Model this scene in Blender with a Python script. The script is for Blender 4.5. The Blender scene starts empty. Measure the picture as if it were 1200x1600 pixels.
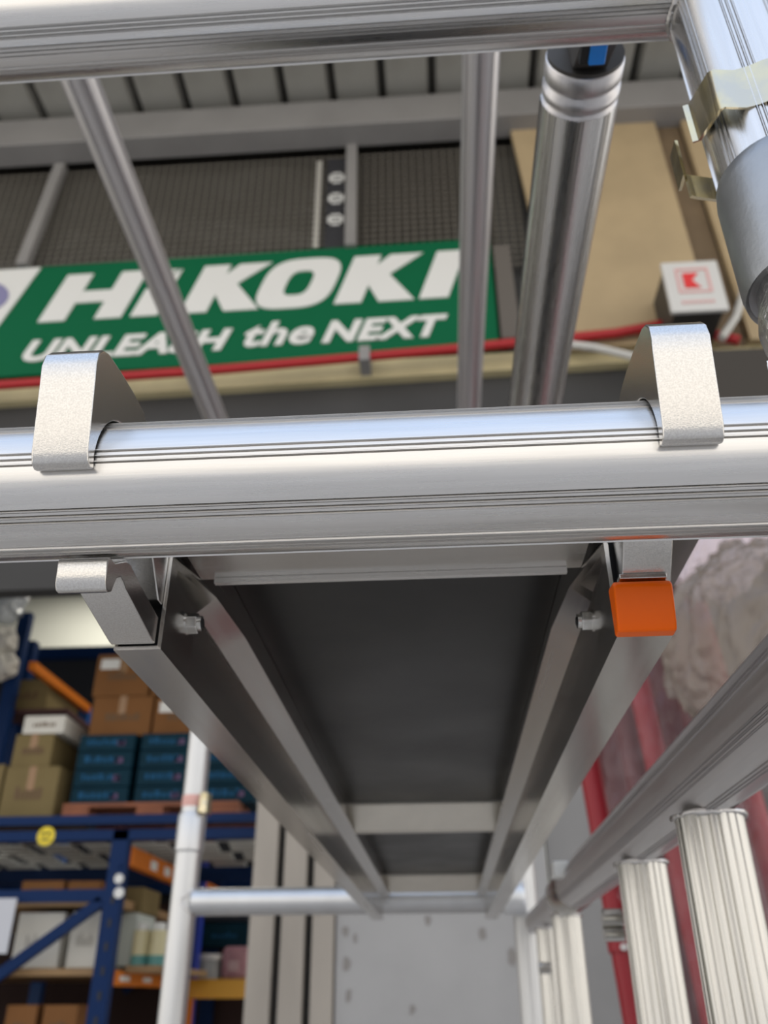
import bpy, bmesh, math, random
from mathutils import Vector, Matrix
random.seed(7)
SC = bpy.context.scene
COL = SC.collection
# ------------------------------------------------------------------ camera
F = 1330.0
yc = Vector((100, -760, -F)).normalized()
zc = Vector((-12, 2327, -F)); zc = (zc - zc.dot(yc) * yc).normalized()
xc = yc.cross(zc)
RW = Matrix((xc, yc, zc))                      # world = RW @ camera
def un(px, py, ax, v):
    r = RW @ Vector((px - 600, 800 - py, -F))
    return r * (v / r[ax])
cam = bpy.data.cameras.new('camera')
cam.sensor_fit = 'VERTICAL'; cam.sensor_height = 36.0; cam.lens = F / 1600 * 36
cam.clip_start = 0.02; cam.clip_end = 200
cam.dof.use_dof = True; cam.dof.focus_distance = 0.31; cam.dof.aperture_fstop = 12.5
co = bpy.data.objects.new('camera', cam); COL.objects.link(co)
co.matrix_world = RW.to_4x4(); SC.camera = co
# ------------------------------------------------------------------ world, light, exposure
w = bpy.data.worlds.new('world'); SC.world = w; w.use_nodes = True
nt = w.node_tree; nt.nodes.clear()
tc = nt.nodes.new('ShaderNodeTexCoord'); sp = nt.nodes.new('ShaderNodeSeparateXYZ')
cr = nt.nodes.new('ShaderNodeValToRGB'); bg = nt.nodes.new('ShaderNodeBackground'); ow = nt.nodes.new('ShaderNodeOutputWorld')
nt.links.new(tc.outputs['Generated'], sp.inputs[0]); nt.links.new(sp.outputs['Z'], cr.inputs[0])
nt.links.new(cr.outputs[0], bg.inputs[0]); nt.links.new(bg.outputs[0], ow.inputs[0])
e = cr.color_ramp.elements
e[0].position = 0.0; e[0].color = (1.0, 0.945, 0.87, 1)
e[1].position = 0.85; e[1].color = (0.55, 0.68, 0.92, 1)
m_ = e.new(0.30); m_.color = (1.0, 0.97, 0.925, 1)
bg.inputs[1].default_value = 1.42
vs = SC.view_settings
SC.display_settings.display_device = 'sRGB'
vs.view_transform = 'Standard'; vs.look = 'None'; vs.gamma = 1.0; vs.use_curve_mapping = False
vs.exposure = 0.0
def area(name, loc, rot, sx, sy, power, color=(1, .95, .85)):
    l = bpy.data.lights.new(name, 'AREA'); l.shape = 'RECTANGLE'; l.size = sx; l.size_y = sy
    l.energy = power; l.color = color
    o = bpy.data.objects.new(name, l); COL.objects.link(o); o.location = loc; o.rotation_euler = rot
    return o
area('shop_ceiling_light', (-3.0, 8.0, 4.2), (0, 0, 0), 2.5, 0.5, 85)
area('shop_aisle_light', (-0.4, 5.3, 3.3), (0, 0, 0), 0.4, 2.0, 30)

# ------------------------------------------------------------------ materials
MATS = {}
def mat(name, col, rough=.6, metal=0, var=.0, vscale=8, bump=0, bscale=40, coord=(1, 1, 1), rvar=0, spec=.5, alpha=None, trans=0, dark=None):
    if name in MATS: return MATS[name]
    m = bpy.data.materials.new(name); m.use_nodes = True; t = m.node_tree; b = t.nodes['Principled BSDF']
    b.inputs['Base Color'].default_value = (*col, 1); b.inputs['Roughness'].default_value = rough
    b.inputs['Metallic'].default_value = metal; b.inputs['Specular IOR Level'].default_value = spec
    if trans: b.inputs['Transmission Weight'].default_value = trans
    if alpha is not None: b.inputs['Alpha'].default_value = alpha
    if var or bump or rvar:
        c = t.nodes.new('ShaderNodeTexCoord'); mp = t.nodes.new('ShaderNodeMapping'); mp.inputs['Scale'].default_value = coord
        t.links.new(c.outputs['Object'], mp.inputs[0])
        def noise(s, d=4):
            n = t.nodes.new('ShaderNodeTexNoise'); n.inputs['Scale'].default_value = s; n.inputs['Detail'].default_value = d
            t.links.new(mp.outputs[0], n.inputs['Vector']); return n
        if var:
            n = noise(vscale); r = t.nodes.new('ShaderNodeValToRGB')
            d = dark or tuple(x * (1 - var) for x in col)
            r.color_ramp.elements[0].position = .35; r.color_ramp.elements[0].color = (*d, 1)
            r.color_ramp.elements[1].position = .65; r.color_ramp.elements[1].color = (*col, 1)
            t.links.new(n.outputs['Fac'], r.inputs[0]); t.links.new(r.outputs[0], b.inputs['Base Color'])
        if rvar:
            n = noise(vscale * 1.7); r = t.nodes.new('ShaderNodeMapRange')
            r.inputs['From Min'].default_value = .3; r.inputs['From Max'].default_value = .7
            r.inputs['To Min'].default_value = max(.03, rough - rvar); r.inputs['To Max'].default_value = rough + rvar
            t.links.new(n.outputs['Fac'], r.inputs[0]); t.links.new(r.outputs[0], b.inputs['Roughness'])
        if bump:
            n = noise(bscale); bp = t.nodes.new('ShaderNodeBump'); bp.inputs['Strength'].default_value = 1; bp.inputs['Distance'].default_value = bump
            t.links.new(n.outputs['Fac'], bp.inputs['Height']); t.links.new(bp.outputs[0], b.inputs['Normal'])
    MATS[name] = m; return m
AX = {'x': (.03, 1, 1), 'y': (1, .03, 1), 'z': (1, 1, .03)}
ALU = {k: mat('brushed_aluminium_' + k, (.80, .785, .765), .285, 1, var=.07, vscale=420, bump=.000012, bscale=1400, coord=AX[k], rvar=.03) for k in 'xyz'}
ALUD = {k: mat('platform_aluminium_' + k, (.60, .575, .54), .23, 1, var=.10, vscale=60, bump=.00001, bscale=600, coord=AX[k], rvar=.05) for k in 'xyz'}
ZINC = mat('zinc_plate', (.76, .74, .71), .19, 1, var=.16, vscale=1500, bump=.00004, bscale=1900, rvar=.06)
ALUR = mat('satin_aluminium_y', (.72, .70, .70), .42, 1, var=.07, vscale=300, coord=(1, .03, 1), rvar=.04)
YZINC = mat('yellow_zinc', (.84, .73, .44), .15, 1, var=.3, vscale=55, dark=(.64, .60, .50), rvar=.05)
CAST = mat('cast_collar', (.42, .43, .44), .42, 1, var=.12, vscale=60, bump=.0001, bscale=500)
WELD = mat('weld_metal', (.72, .70, .68), .28, 1, bump=.0012, bscale=240)
STEEL = mat('nut_steel', (.72, .71, .68), .2, 1, var=.1, vscale=300)
ALUU = mat('upright_aluminium_z', (.66, .65, .62), .28, 1, var=.06, vscale=400, coord=AX['z'], rvar=.04)
FARM = mat('far_tube_aluminium', (.66, .665, .67), .40, 1, var=.06, vscale=30, coord=(1, 1, .1))
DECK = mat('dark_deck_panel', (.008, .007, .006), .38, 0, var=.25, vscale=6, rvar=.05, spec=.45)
ORANGE = mat('orange_plastic', (1.0, .145, .0), .32, spec=.25)
BLUEP = mat('blue_plastic', (.015, .26, .85), .35)
BLACK = mat('black_plastic_and_shade', (.012, .012, .012), .5)  # black parts, also painted shade in rail ends and board gaps
ENDP = mat('dark_end_plate', (.05, .045, .04), .5)
def lerp(a, b, t): return a + (b - a) * t

# ------------------------------------------------------------------ mesh helpers
class MB:
    def __init__(s): s.v = []; s.f = []
    def add(s, v, f):
        n = len(s.v); s.v += [tuple(p) for p in v]; s.f += [tuple(i + n for i in q) for q in f]; return s
    def box(s, a, b):
        x0, x1 = sorted((a[0], b[0])); y0, y1 = sorted((a[1], b[1])); z0, z1 = sorted((a[2], b[2]))
        v = [(x0, y0, z0), (x1, y0, z0), (x1, y1, z0), (x0, y1, z0), (x0, y0, z1), (x1, y0, z1), (x1, y1, z1), (x0, y1, z1)]
        return s.add(v, [(0, 3, 2, 1), (4, 5, 6, 7), (0, 1, 5, 4), (1, 2, 6, 5), (2, 3, 7, 6), (3, 0, 4, 7)])
    def prism(s, poly, axis, a, b):
        n = len(poly)
        def P(u, w_, t):
            return {'x': (t, u, w_), 'y': (u, t, w_), 'z': (u, w_, t)}[axis]
        v = [P(u, q, a) for u, q in poly] + [P(u, q, b) for u, q in poly]
        f = [tuple(range(n)), tuple(range(2 * n - 1, n - 1, -1))] + [(i, i + n, (i + 1) % n + n, (i + 1) % n) for i in range(n)]
        return s.add(v, f)
    def loft(s, p0, p1, prof, cap=True, up=None):      # prof: list of (angle, radius)
        p0 = Vector(p0); p1 = Vector(p1); d = (p1 - p0).normalized()
        u = Vector(up) if up else (Vector((0, 0, 1)) if abs(d.z) < .9 else Vector((0, -1, 0)))
        u = (u - u.dot(d) * d).normalized(); w_ = d.cross(u)
        n = len(prof); v = []
        for p in (p0, p1):
            for a, r in prof: v.append(p + u * (math.cos(a) * r) + w_ * (math.sin(a) * r))
        f = [(i, (i + 1) % n, (i + 1) % n + n, i + n) for i in range(n)]
        if cap: f += [tuple(range(n - 1, -1, -1)), tuple(range(n, 2 * n))]
        return s.add(v, f)
    def cyl(s, p0, p1, r, n=24, cap=True): return s.loft(p0, p1, [(2 * math.pi * i / n, r) for i in range(n)], cap)
    def tube(s, p0, p1, r, ri, n=40):                  # open tube with wall
        a = MB(); a.cyl(p0, p1, r, n, False); b = MB(); b.cyl(p0, p1, ri, n, False)
        s.add(a.v, a.f); k = len(s.v); s.add(b.v, [q[::-1] for q in b.f]); k0 = k - 2 * n
        s.f += [(k0 + (i + 1) % n, k0 + i, k + i, k + (i + 1) % n) for i in range(n)]
        s.f += [(k0 + n + i, k0 + n + (i + 1) % n, k + n + (i + 1) % n, k + n + i) for i in range(n)]
        return s
    def path(s, pts, r, n=10):
        pts = [Vector(p) for p in pts]; rings = []; u = None
        for i, p in enumerate(pts):
            d = (pts[min(i + 1, len(pts) - 1)] - pts[max(i - 1, 0)]).normalized()
            if u is None: u = Vector((0, 0, 1)) if abs(d.z) < .9 else Vector((1, 0, 0))
            u = (u - u.dot(d) * d).normalized(); w_ = d.cross(u)
            rings.append([p + (u * math.cos(2 * math.pi * k / n) + w_ * math.sin(2 * math.pi * k / n)) * r for k in range(n)])
        v = [q for g in rings for q in g]
        f = [(i * n + k, i * n + (k + 1) % n, (i + 1) * n + (k + 1) % n, (i + 1) * n + k) for i in range(len(pts) - 1) for k in range(n)]
        f += [tuple(range(n - 1, -1, -1)), tuple(range(len(v) - n, len(v)))]
        return s.add(v, f)
def ridged(r, groups, rid=.0008, sep=5.2, base=72):
    """profile with groups of three raised fine ridges (angles in degrees, 0 = towards 'up')"""
    pts = {}
    for k in range(base): pts[360.0 * k / base] = r
    for g in groups:
        for j in (-1, 0, 1):
            c = g + j * sep
            for k in list(pts):
                if abs((k - c + 180) % 360 - 180) < 1.7: del pts[k]
            for o_, h in ((-1.5, 0), (-.8, -rid * .8), (-.35, rid), (.35, rid), (.8, -rid * .8), (1.5, 0)): pts[(c + o_) % 360] = r + h
    return [(math.radians(a), q) for a, q in sorted(pts.items())]
def fluted(r, n=26, d=.0012):
    out = []
    for i in range(n):
        for t, h in ((0, -d), (.16, 0), (.5, d * .25), (.84, 0)): out.append((2 * math.pi * (i + t) / n, r + h))
    return out
def obj(name, mb, m, parent=None, loc=None, smooth=False, bevel=0, seg=2, label=None, cat=None, group=None, kind=None):
    me = bpy.data.meshes.new(name)
    off = Vector(loc) if loc else (Vector(parent.get('o', (0, 0, 0))) if parent else Vector((0, 0, 0)))
    me.from_pydata([tuple(Vector(v) - off) for v in mb.v], [], mb.f); me.update()
    bm = bmesh.new(); bm.from_mesh(me); bmesh.ops.recalc_face_normals(bm, faces=bm.faces)
    bm.to_mesh(me); bm.free()
    me.materials.append(m)
    if smooth or bevel:
        me.polygons.foreach_set('use_smooth', [True] * len(me.polygons)); me.set_sharp_from_angle(angle=math.radians(smooth if smooth and smooth is not True else 35))
    o = bpy.data.objects.new(name, me); COL.objects.link(o)
    if parent: o.parent = parent; o['_'] = 1; del o['_']; OFF[o.name] = off
    else: o.location = off; OFF[o.name] = off
    if parent and loc: o.location = off - OFF[parent.name]
    if bevel:
        b = o.modifiers.new('bevel', 'BEVEL'); b.width = bevel; b.segments = seg; b.limit_method = 'ANGLE'; b.angle_limit = math.radians(40)
        b.harden_normals = True
    for k, v in (('label', label), ('category', cat), ('group', group), ('kind', kind)):
        if v: o[k] = v
    return o
OFF = {}
def thing(name, label, cat, loc=(0, 0, 0), group=None, kind=None):
    o = bpy.data.objects.new(name, None); COL.objects.link(o); o.location = loc; o['o'] = list(loc) ; OFF[o.name] = Vector(loc)
    o.empty_display_size = .05
    if label: o['label'] = label; o['category'] = cat
    if group: o['group'] = group
    if kind: o['kind'] = kind
    return o
def part(name, mb, m, parent, **k):
    me_off = OFF[parent.name]
    mb2 = MB(); mb2.v = [tuple(Vector(v) - me_off) for v in mb.v]; mb2.f = mb.f
    o = obj(name, mb2, m, None, **k)
    o.parent = parent; o.location = (0, 0, 0); OFF[o.name] = me_off
    return o
def solo(name, mb, m, label, cat, base=None, **k):
    """a thing that is a single mesh, origin at the middle of its base"""
    xs = [v[0] for v in mb.v]; ys = [v[1] for v in mb.v]; zs = [v[2] for v in mb.v]
    return obj(name, mb, m, loc=((min(xs) + max(xs)) / 2, (min(ys) + max(ys)) / 2, min(zs)), label=label, cat=cat, **k)
def struct(name, mb, m, **k): return obj(name, mb, m, kind='structure', **k)
B = lambda a, b: MB().box(a, b)
FL = -1.45                                             # floor level below the lens

# ================================================================== SETTING
CONC = mat('yard_concrete', (.58, .535, .48), .8, var=.12, vscale=1.5, bump=.002, bscale=20)
struct('floor', B((-14, -16, FL - .1), (12, 9.4, FL)), CONC)
CREAM = mat('cream_wall_paint', (.62, .63, .57), .7, var=.05, vscale=.7)
struct('wall_back', B((-7, 9.0, FL), (3.2, 9.2, 4.6)), CREAM)
struct('wall_left', B((-7.2, 3.95, FL), (-7.0, 9.2, 4.6)), CREAM)
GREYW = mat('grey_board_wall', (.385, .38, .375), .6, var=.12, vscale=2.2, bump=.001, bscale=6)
DGREY = mat('dark_grey_shutter_box', (.062, .061, .060), .6, spec=.25, var=.15, vscale=2)
struct('ceiling', B((-7, 3.96, 4.4), (3.2, 9.2, 4.6)), mat('shop_ceiling', (.12, .11, .1), .8))
# roof deck of the canopy, pans between dark gaps
cz = 5.45
ceil2 = struct('ceiling_canopy', B((-7.5, 1.3, cz + .10), (4.5, 4.1, cz + .14)), mat('canopy_dark_deck', (.035, .033, .030), .8))
PAN = mat('roof_pan_sheet', (.40, .39, .35), .55, var=.25, vscale=1.3, dark=(.26, .25, .22))
pm = None
step = .345; x0r = -7.4; k = 0
while x0r + k * step < 4.2:
    if pm is None:
        mb = MB(); mb.prism([(-.135, .0), (.135, .0), (.160, .09), (-.160, .09)], 'y', 1.35, 3.98)
        o = obj('roof_pan', mb, PAN); pm = o
    else: o = pm.copy(); COL.objects.link(o)
    o.parent = ceil2; o.location = (x0r + k * step + .1, 0, cz); k += 1
BEAM = mat('grey_painted_steel', (.30, .29, .28), .5, var=.12, vscale=3)
zb0, zb1 = 5.04, 5.33
struct('trim_1', B((-7, 3.62, zb0 + .02), (4.4, 3.80, zb1)), BEAM, bevel=.01)     # eave beam
# mesh screen behind the sign
def xat(px, py, Y=3.8): return un(px, py, 1, Y).x
MESHB = mat('screen_backing', (.030, .026, .021), .5, spec=.3, var=.5, vscale=2.0, bump=.02, bscale=3)
screen = thing('wall_mesh_screen', None, None, (-2, 3.84, 4.0), kind='structure')
part('backing_sheet', B((-7, 3.93, 3.1), (4.4, 3.95, 5.56)), MESHB, screen)
wires = MB()
x = -4.2
while x < .66: wires.box((x, 3.845, 3.9), (x + .007, 3.852, 5.05)); x += .052
z = 3.92
while z < 5.05: wires.box((-4.2, 3.836, z), (.66, 3.845, z + .012)); z += .052
part('wire_mesh', wires, mat('mesh_wire', (.17, .155, .13), .55), screen, kind='stuff')
sh = MB()                                              # plastic film caught behind the mesh
def crumple(x0, x1, z0, z1, Y, amp, nx, nz, seed, fr=1.0):
    rr = random.Random(seed); mb = MB(); v = []
    ph = [rr.uniform(0, 6) for _ in range(8)]
    for j in range(nz + 1):
        for i in range(nx + 1):
            u = i / nx; t = j / nz
            a = math.sin(u * 17 * fr + ph[0] + 4 * math.sin(t * 5 + ph[1])) + .7 * math.sin(t * 13 * fr + u * 9 + ph[2]) + .5 * math.sin(u * 41 * fr + t * 23 + ph[3]) + rr.uniform(-.5, .5)
            v.append((lerp(x0, x1, u) + rr.uniform(-.2, .2) * amp, Y + amp * a * .5, lerp(z0, z1, t)))
    f = [(j * (nx + 1) + i, j * (nx + 1) + i + 1, (j + 1) * (nx + 1) + i + 1, (j + 1) * (nx + 1) + i) for j in range(nz) for i in range(nx)]
    return mb.add(v, f)
def film(name, col, tr, rough=.18):
    m = bpy.data.materials.new(name); m.use_nodes = True; t = m.node_tree; b = t.nodes['Principled BSDF']
    b.inputs['Base Color'].default_value = (*col, 1); b.inputs['Roughness'].default_value = rough; b.inputs['Specular IOR Level'].default_value = .8
    mx = t.nodes.new('ShaderNodeMixShader'); tb = t.nodes.new('ShaderNodeBsdfTransparent'); mx.inputs[0].default_value = tr
    t.links.new(b.outputs[0], mx.inputs[1]); t.links.new(tb.outputs[0], mx.inputs[2])
    t.links.new(mx.outputs[0], t.nodes['Material Output'].inputs[0]); return m
part('plastic_film', crumple(-3.4, -.5, 4.1, 5.0, 3.89, .03, 30, 24, 5), film('dusty_film', (.30, .29, .26), .78), screen)
for px, py, px2, py2 in ((92, 270, 40, 405), (550, 235, 548, 375)):
    a = un(px, py, 1, 3.80); b = un(px2, py2, 1, 3.80); d = (a - b) * .08
    a += d; b -= d
    mb = MB(); mb.prism([(b.x - .035, b.z), (b.x + .035, b.z), (a.x + .035, a.z), (a.x - .035, a.z)], 'y', 3.77, 3.83)
    part('mullion', mb, BEAM, screen)
# vertical shop label behind the mesh
vb = thing('vertical_banner', 'narrow dark vertical banner with white characters behind the mesh, left of the upright bar', 'banner', (-.58, 3.82, 4.1))
a = un(512, 250, 1, 3.83); b = un(540, 378, 1, 3.83)
part('banner_cloth', B((a.x, 3.825, b.z - .1), (b.x, 3.835, a.z)), mat('banner_black', (.03, .03, .035), .6), vb)
WHITE = mat('white_print', (.80, .80, .77), .5)
rr = random.Random(3)
for k in range(3):
    cx = (a.x + b.x) / 2; zt = a.z - .20 - k * .20
    mb = MB()
    for q in ((-.05, -.05, .05, -.03), (-.05, .03, .05, .05), (-.05, -.05, -.03, .05), (.03, -.05, .05, .05), (-.03, -.01, .03, .01)): mb.box((cx + q[0], 3.819, zt + q[1]), (cx + q[2], 3.824, zt + q[3]))
    part('character', mb, WHITE, vb)
st = MB()
for k in range(16): z = a.z - .03 - k * .052; st.box((a.x - .07, 3.815, z - .034), (a.x - .035, 3.822, z))
solo('cable_strip', st, mat('strip_white', (.62, .60, .54), .5), 'pale segmented cable strip hanging beside the vertical banner', 'cable')
bb = un(527, 352, 1, 3.82)
solo('brown_carton', B((bb.x - .06, 3.855, bb.z - .12), (bb.x + .05, 3.9, bb.z + .09)), mat('rust_brown', (.22, .09, .03), .7), 'small rust-brown piece behind the mesh beneath the vertical banner', 'box')

# lintel band, ledge, end boards
struct('wall_lintel', B((-7, 3.86, 1.83), (4.4, 3.96, 3.12)), DGREY)
LEDGE = mat('cream_ledge', (.60, .52, .30), .7, var=.15, vscale=4)
a = un(0, 598, 1, 3.8); b = un(940, 545, 1, 3.8)
mb = MB(); mb.prism([(-7, 2.9), (2.6, 3.12), (2.6, 3.22), (-7, 3.10)], 'y', 3.80, 3.86)
struct('trim_2', mb, LEDGE)
# beige panels to the right of the sign
BEIGE = mat('beige_stained_board', (.50, .38, .22), .65, var=.16, vscale=2.2, bump=.002, bscale=3)
bw = thing('wall_right_boards', None, None, (1.3, 3.76, 3.2), kind='structure')
a0 = un(797, 203, 1, 3.76); a1 = un(826, 325, 1, 3.76); t = (a1 - a0) / (a0.z - a1.z)
zt, zl = 5.06, 3.16
xl = lambda z: a0.x + t.x * (a0.z - z)
c0 = un(1020, 190, 1, 3.76); c1 = un(1105, 480, 1, 3.76); t2 = (c1 - c0) / (c0.z - c1.z)
xr = lambda z: c0.x + t2.x * (c0.z - z)
mb = MB(); mb.prism([(xl(zl), zl), (xr(zl), zl), (xr(zt), zt), (xl(zt), zt)], 'y', 3.74, 3.78)
part('board', mb, BEIGE, bw)
BROWN = mat('brown_shadow_line', (.20, .14, .08), .7, var=.2, vscale=5)
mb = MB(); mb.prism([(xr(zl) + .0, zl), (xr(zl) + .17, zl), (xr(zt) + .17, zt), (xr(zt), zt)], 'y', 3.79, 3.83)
part('shadow_strip', mb, BROWN, bw)  # brown strip painting the shadow line between the beige boards
mb = MB(); mb.prism([(xr(zl) + .175, zl), (xr(zl) + 1.4, zl), (xr(zt) + 1.4, zt), (xr(zt) + .175, zt)], 'y', 3.74, 3.78)
part('board', mb, BEIGE, bw)
struct('wall_right_backing', B((.50, 3.90, 3.12), (4.4, 3.925, 5.0)), DGREY)
# pale slat leaning beside the sign end
a = un(783, 385, 1, 3.79); b = un(799, 530, 1, 3.79)
mb = MB(); mb.prism([(b.x - .055, b.z), (b.x + .055, b.z), (a.x + .05, a.z), (a.x - .05, a.z)], 'y', 3.775, 3.80)
solo('grey_slat', mb, mat('slat_grey', (.13, .115, .10), .7), 'dark grey upright slat just right of the green sign', 'slat')
# lower front: boards, grey wall panels
mb = MB()
PLK = mat('weathered_pale_board', (.40, .36, .31), .7, var=.22, vscale=3, bump=.002, bscale=9, coord=(1, 1, .3))
pale = None
ws = thing('wall_front_boards', None, None, (-.65, 3.9, FL), kind='structure')
for (pa, pb) in ((385, 424), (436, 474), (486, 521)):
    xa = un(pa, 1560, 1, 3.9).x; xb = un(pb, 1560, 1, 3.9).x
    part('upright_board', B((xa, 3.86, FL), (xb, 3.93, 1.9)), PLK, ws, bevel=.004)
struct('wall_board_shadow', B((un(400, 1560, 1, 3.9).x, 3.95, FL), (-.47, 3.99, 1.9)), BLACK)  # black sheet painting the shade in the gaps between the boards
xa = un(524, 1560, 1, 3.9).x
wf = thing('wall_front', None, None, (0, 3.9, FL), kind='structure')
xb = un(866, 1500, 1, 3.9).x
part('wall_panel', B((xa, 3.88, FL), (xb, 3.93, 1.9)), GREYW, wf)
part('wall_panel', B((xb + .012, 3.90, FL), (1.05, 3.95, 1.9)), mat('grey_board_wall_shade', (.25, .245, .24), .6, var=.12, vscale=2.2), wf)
spots = MB(); rs = random.Random(11)
for (px, py) in ((540, 1455), (541, 1504), (544, 1555), (644, 1578), (754, 1458), (668, 1438), (800, 1495), (555, 1466)):
    c = un(px, py, 1, 3.88); r = .012 + rs.random() * .012
    spots.add([(c.x + r * math.cos(q) * rs.uniform(.5, 1.1), 3.878, c.z + 1.5 * r * math.sin(q) * rs.uniform(.6, 1.1)) for q in [i * .785 for i in range(8)]], [tuple(range(8))])
part('stain', spots, mat('wall_stain', (.25, .235, .22), .8), wf)
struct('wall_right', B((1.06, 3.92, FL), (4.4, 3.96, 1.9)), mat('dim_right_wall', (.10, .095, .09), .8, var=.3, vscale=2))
_a = un(1112, 600, 1, 3.2); _b = un(1165, 545, 1, 3.2)
struct('trim_3', B((_a.x, 3.2, _a.z - .3), (3.2, 3.62, _b.z)), mat('dark_brown_canopy_box', (.045, .037, .028), .7))

# ================================================================== SIGN
GREEN = mat('sign_green', (.002, .130, .052), .6, var=.06, vscale=1.5, spec=.15)
SR = .016
def sx(x, z): return (x, z + SR * (x + 2.35))
sign = thing('shop_sign', 'wide green shop sign with large white lettering HIKOKI and UNLEASH the NEXT', 'sign', (-1.2, 3.8, 3.2))
mb = MB(); mb.prism([sx(-3.6, 3.19), sx(.43, 3.19), sx(.43, 4.075), sx(-3.6, 4.075)], 'y', 3.80, 3.835)
part('sign_board', mb, GREEN, sign)
def letter(polys, name='letter', y=3.798):
    mb = MB()
    for k_, p in enumerate(polys): mb.prism([sx(*q) for q in p], 'y', y - .006 + .0009 * k_, y + .0035 - .0007 * k_)
    return part(name, mb, WHITE, sign)
zb, ht = 3.597, .383
sh_ = .32                                              # slant
def SL(x0, u, v): return (x0 + u + sh_ * v * ht, zb + v * ht)
def P(x0, l): return [SL(x0, u, v) for u, v in l]
bw_ = .165
letter([P(-2.354, [(0, 0), (bw_, 0), (bw_, 1), (0, 1)]), P(-2.354, [(.35, 0), (.35 + bw_, 0), (.35 + bw_, 1), (.35, 1)]), P(-2.354, [(.1, .37), (.42, .37), (.42, .62), (.1, .62)])])
letter([P(-1.78, [(0, 0), (bw_, 0), (bw_, .98), (0, .56)]), P(-1.78, [(.065, .82), (.14, .98), (.0, .98)])])
def letK(x0):
    letter([P(x0, [(0, 0), (bw_, 0), (bw_, 1), (0, 1)]), P(x0, [(bw_ * .7, .38), (.235, .48), (.425, 1), (.225, 1), (bw_ * .7, .62)]), P(x0, [(.125, .50), (.25, .62), (.485, 0), (.270, 0)])])
letK(-1.477); letK(-.535)
def ringletter(cx, w_, y=3.798):
    n = 40; mb = MB(); o_ = []; i_ = []
    for k in range(n):
        a = 2 * math.pi * k / n; c, s_ = math.cos(a), math.sin(a)
        sq = lambda q, p: math.copysign(abs(q) ** p, q)
        o_.append((cx + w_ * sq(c, .62), .5 + .53 * sq(s_, .62))); i_.append((cx + (w_ - .155) * sq(c, .62), .5 + .26 * sq(s_, .62)))
    T = lambda q: sx(q[0] + sh_ * (q[1]) * ht, zb + q[1] * ht)
    v = [(T(q)[0], y - .006, T(q)[1]) for q in o_ + i_] + [(T(q)[0], y + .004, T(q)[1]) for q in o_ + i_]
    f = []
    for k in range(n):
        j = (k + 1) % n
        f += [(k, j, n + j, n + k), (k, 2 * n + k, 2 * n + j, j), (n + k, n + j, 3 * n + j, 3 * n + k)]
    mb.add(v, f); part('letter', mb, WHITE, sign)
ringletter(-.815, .232)
letter([P(-.022, [(0, 0), (.175, 0), (.175, 1), (0, 1)])])
def textpart(s, x0, x1, z0, zh, y, m, parent, name='lettering', shear=.3, bold=.02, rot=SR):
    cu = bpy.data.curves.new('t', 'FONT'); cu.body = s; cu.size = 1; cu.shear = shear; cu.offset = bold; cu.extrude = .02; cu.space_character = 1.06
    o = bpy.data.objects.new('t', cu); COL.objects.link(o); bpy.context.view_layer.update()
    me = bpy.data.meshes.new_from_object(o.evaluated_get(bpy.context.evaluated_depsgraph_get()))
    COL.objects.unlink(o); bpy.data.objects.remove(o)
    xs = [v.co.x for v in me.vertices]; ys = [v.co.y for v in me.vertices]
    kx = (x1 - x0) / (max(xs) - min(xs)); kz = zh / (max(ys) - min(ys))
    off = OFF[parent.name]
    for v in me.vertices:
        X = x0 + (v.co.x - min(xs)) * kx; Z = z0 + (v.co.y - min(ys)) * kz + rot * (X - x0 + (x0 + 2.35 if rot else 0))
        v.co = Vector((X, y - v.co.z * .2, Z)) - off
    me.name = name; me.materials.append(m)
    p = bpy.data.objects.new(name, me); COL.objects.link(p); p.parent = parent; OFF[p.name] = off
    return p
textpart('UNLEASH', -2.39, -1.135, 3.288, .165, 3.795, WHITE, sign, bold=.038)
textpart('the', -1.06, -.645, 3.30, .185, 3.795, WHITE, sign, bold=.027)
textpart('NEXT', -.60, .145, 3.297, .165, 3.795, WHITE, sign, bold=.042)
mb = MB(); mb.prism([sx(-3.3, 3.58), sx(-2.60, 3.58), sx(-2.425, 4.065), sx(-3.12, 4.065)], 'y', 3.792, 3.802)
part('emblem_panel', mb, WHITE, sign)
mb = MB(); c = (-2.80, 3.82)
mb.prism([sx(c[0] + .22 * math.cos(i * .35) , c[1] + .15 * math.sin(i * .35)) for i in range(18)], 'y', 3.786, 3.793)
part('emblem_swirl', mb, mat('emblem_violet', (.25, .24, .42), .5), sign)
# red pipe
RED = mat('red_pipe_paint', (.42, .012, .015), .4)
pp = [un(-200, 616, 1, 3.695), un(0, 602, 1, 3.695), un(350, 577, 1, 3.695), un(700, 546, 1, 3.695), un(960, 521, 1, 3.695), un(1040, 506, 1, 3.695), un(1085, 508, 1, 3.70), un(1120, 524, 1, 3.68), un(1155, 532, 1, 3.66)]
rp = thing('red_pipe', 'red pipe running along the wall beneath the green sign', 'pipe', tuple(pp[2]))
part('pipe_run', MB().path(pp, .028, 12), RED, rp, smooth=True)
c = un(570, 558, 1, 3.695)
part('pipe_clip', B((c.x - .03, 3.655, c.z - .05), (c.x + .03, 3.80, c.z + .05)), BEAM, rp)
pp = [un(890, 538, 1, 3.70), un(930, 543, 1, 3.70), un(985, 556, 1, 3.70), un(1040, 572, 1, 3.70)]
solo('white_conduit', MB().path(pp, .022, 10), mat('white_conduit_plastic', (.62, .61, .57), .5), 'short pale conduit sloping below the red pipe at the beige board', 'pipe', smooth=True)
pp = [un(1128, 528, 1, 3.6), un(1150, 495, 1, 3.6), un(1160, 462, 1, 3.6), un(1163, 435, 1, 3.6), un(1161, 380, 1, 3.62)]
solo('white_cable_loop', MB().path(pp, .022, 10), MATS['white_conduit_plastic'], 'thick white cable curving down beside the white box with red logo', 'cable', smooth=True)
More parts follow.
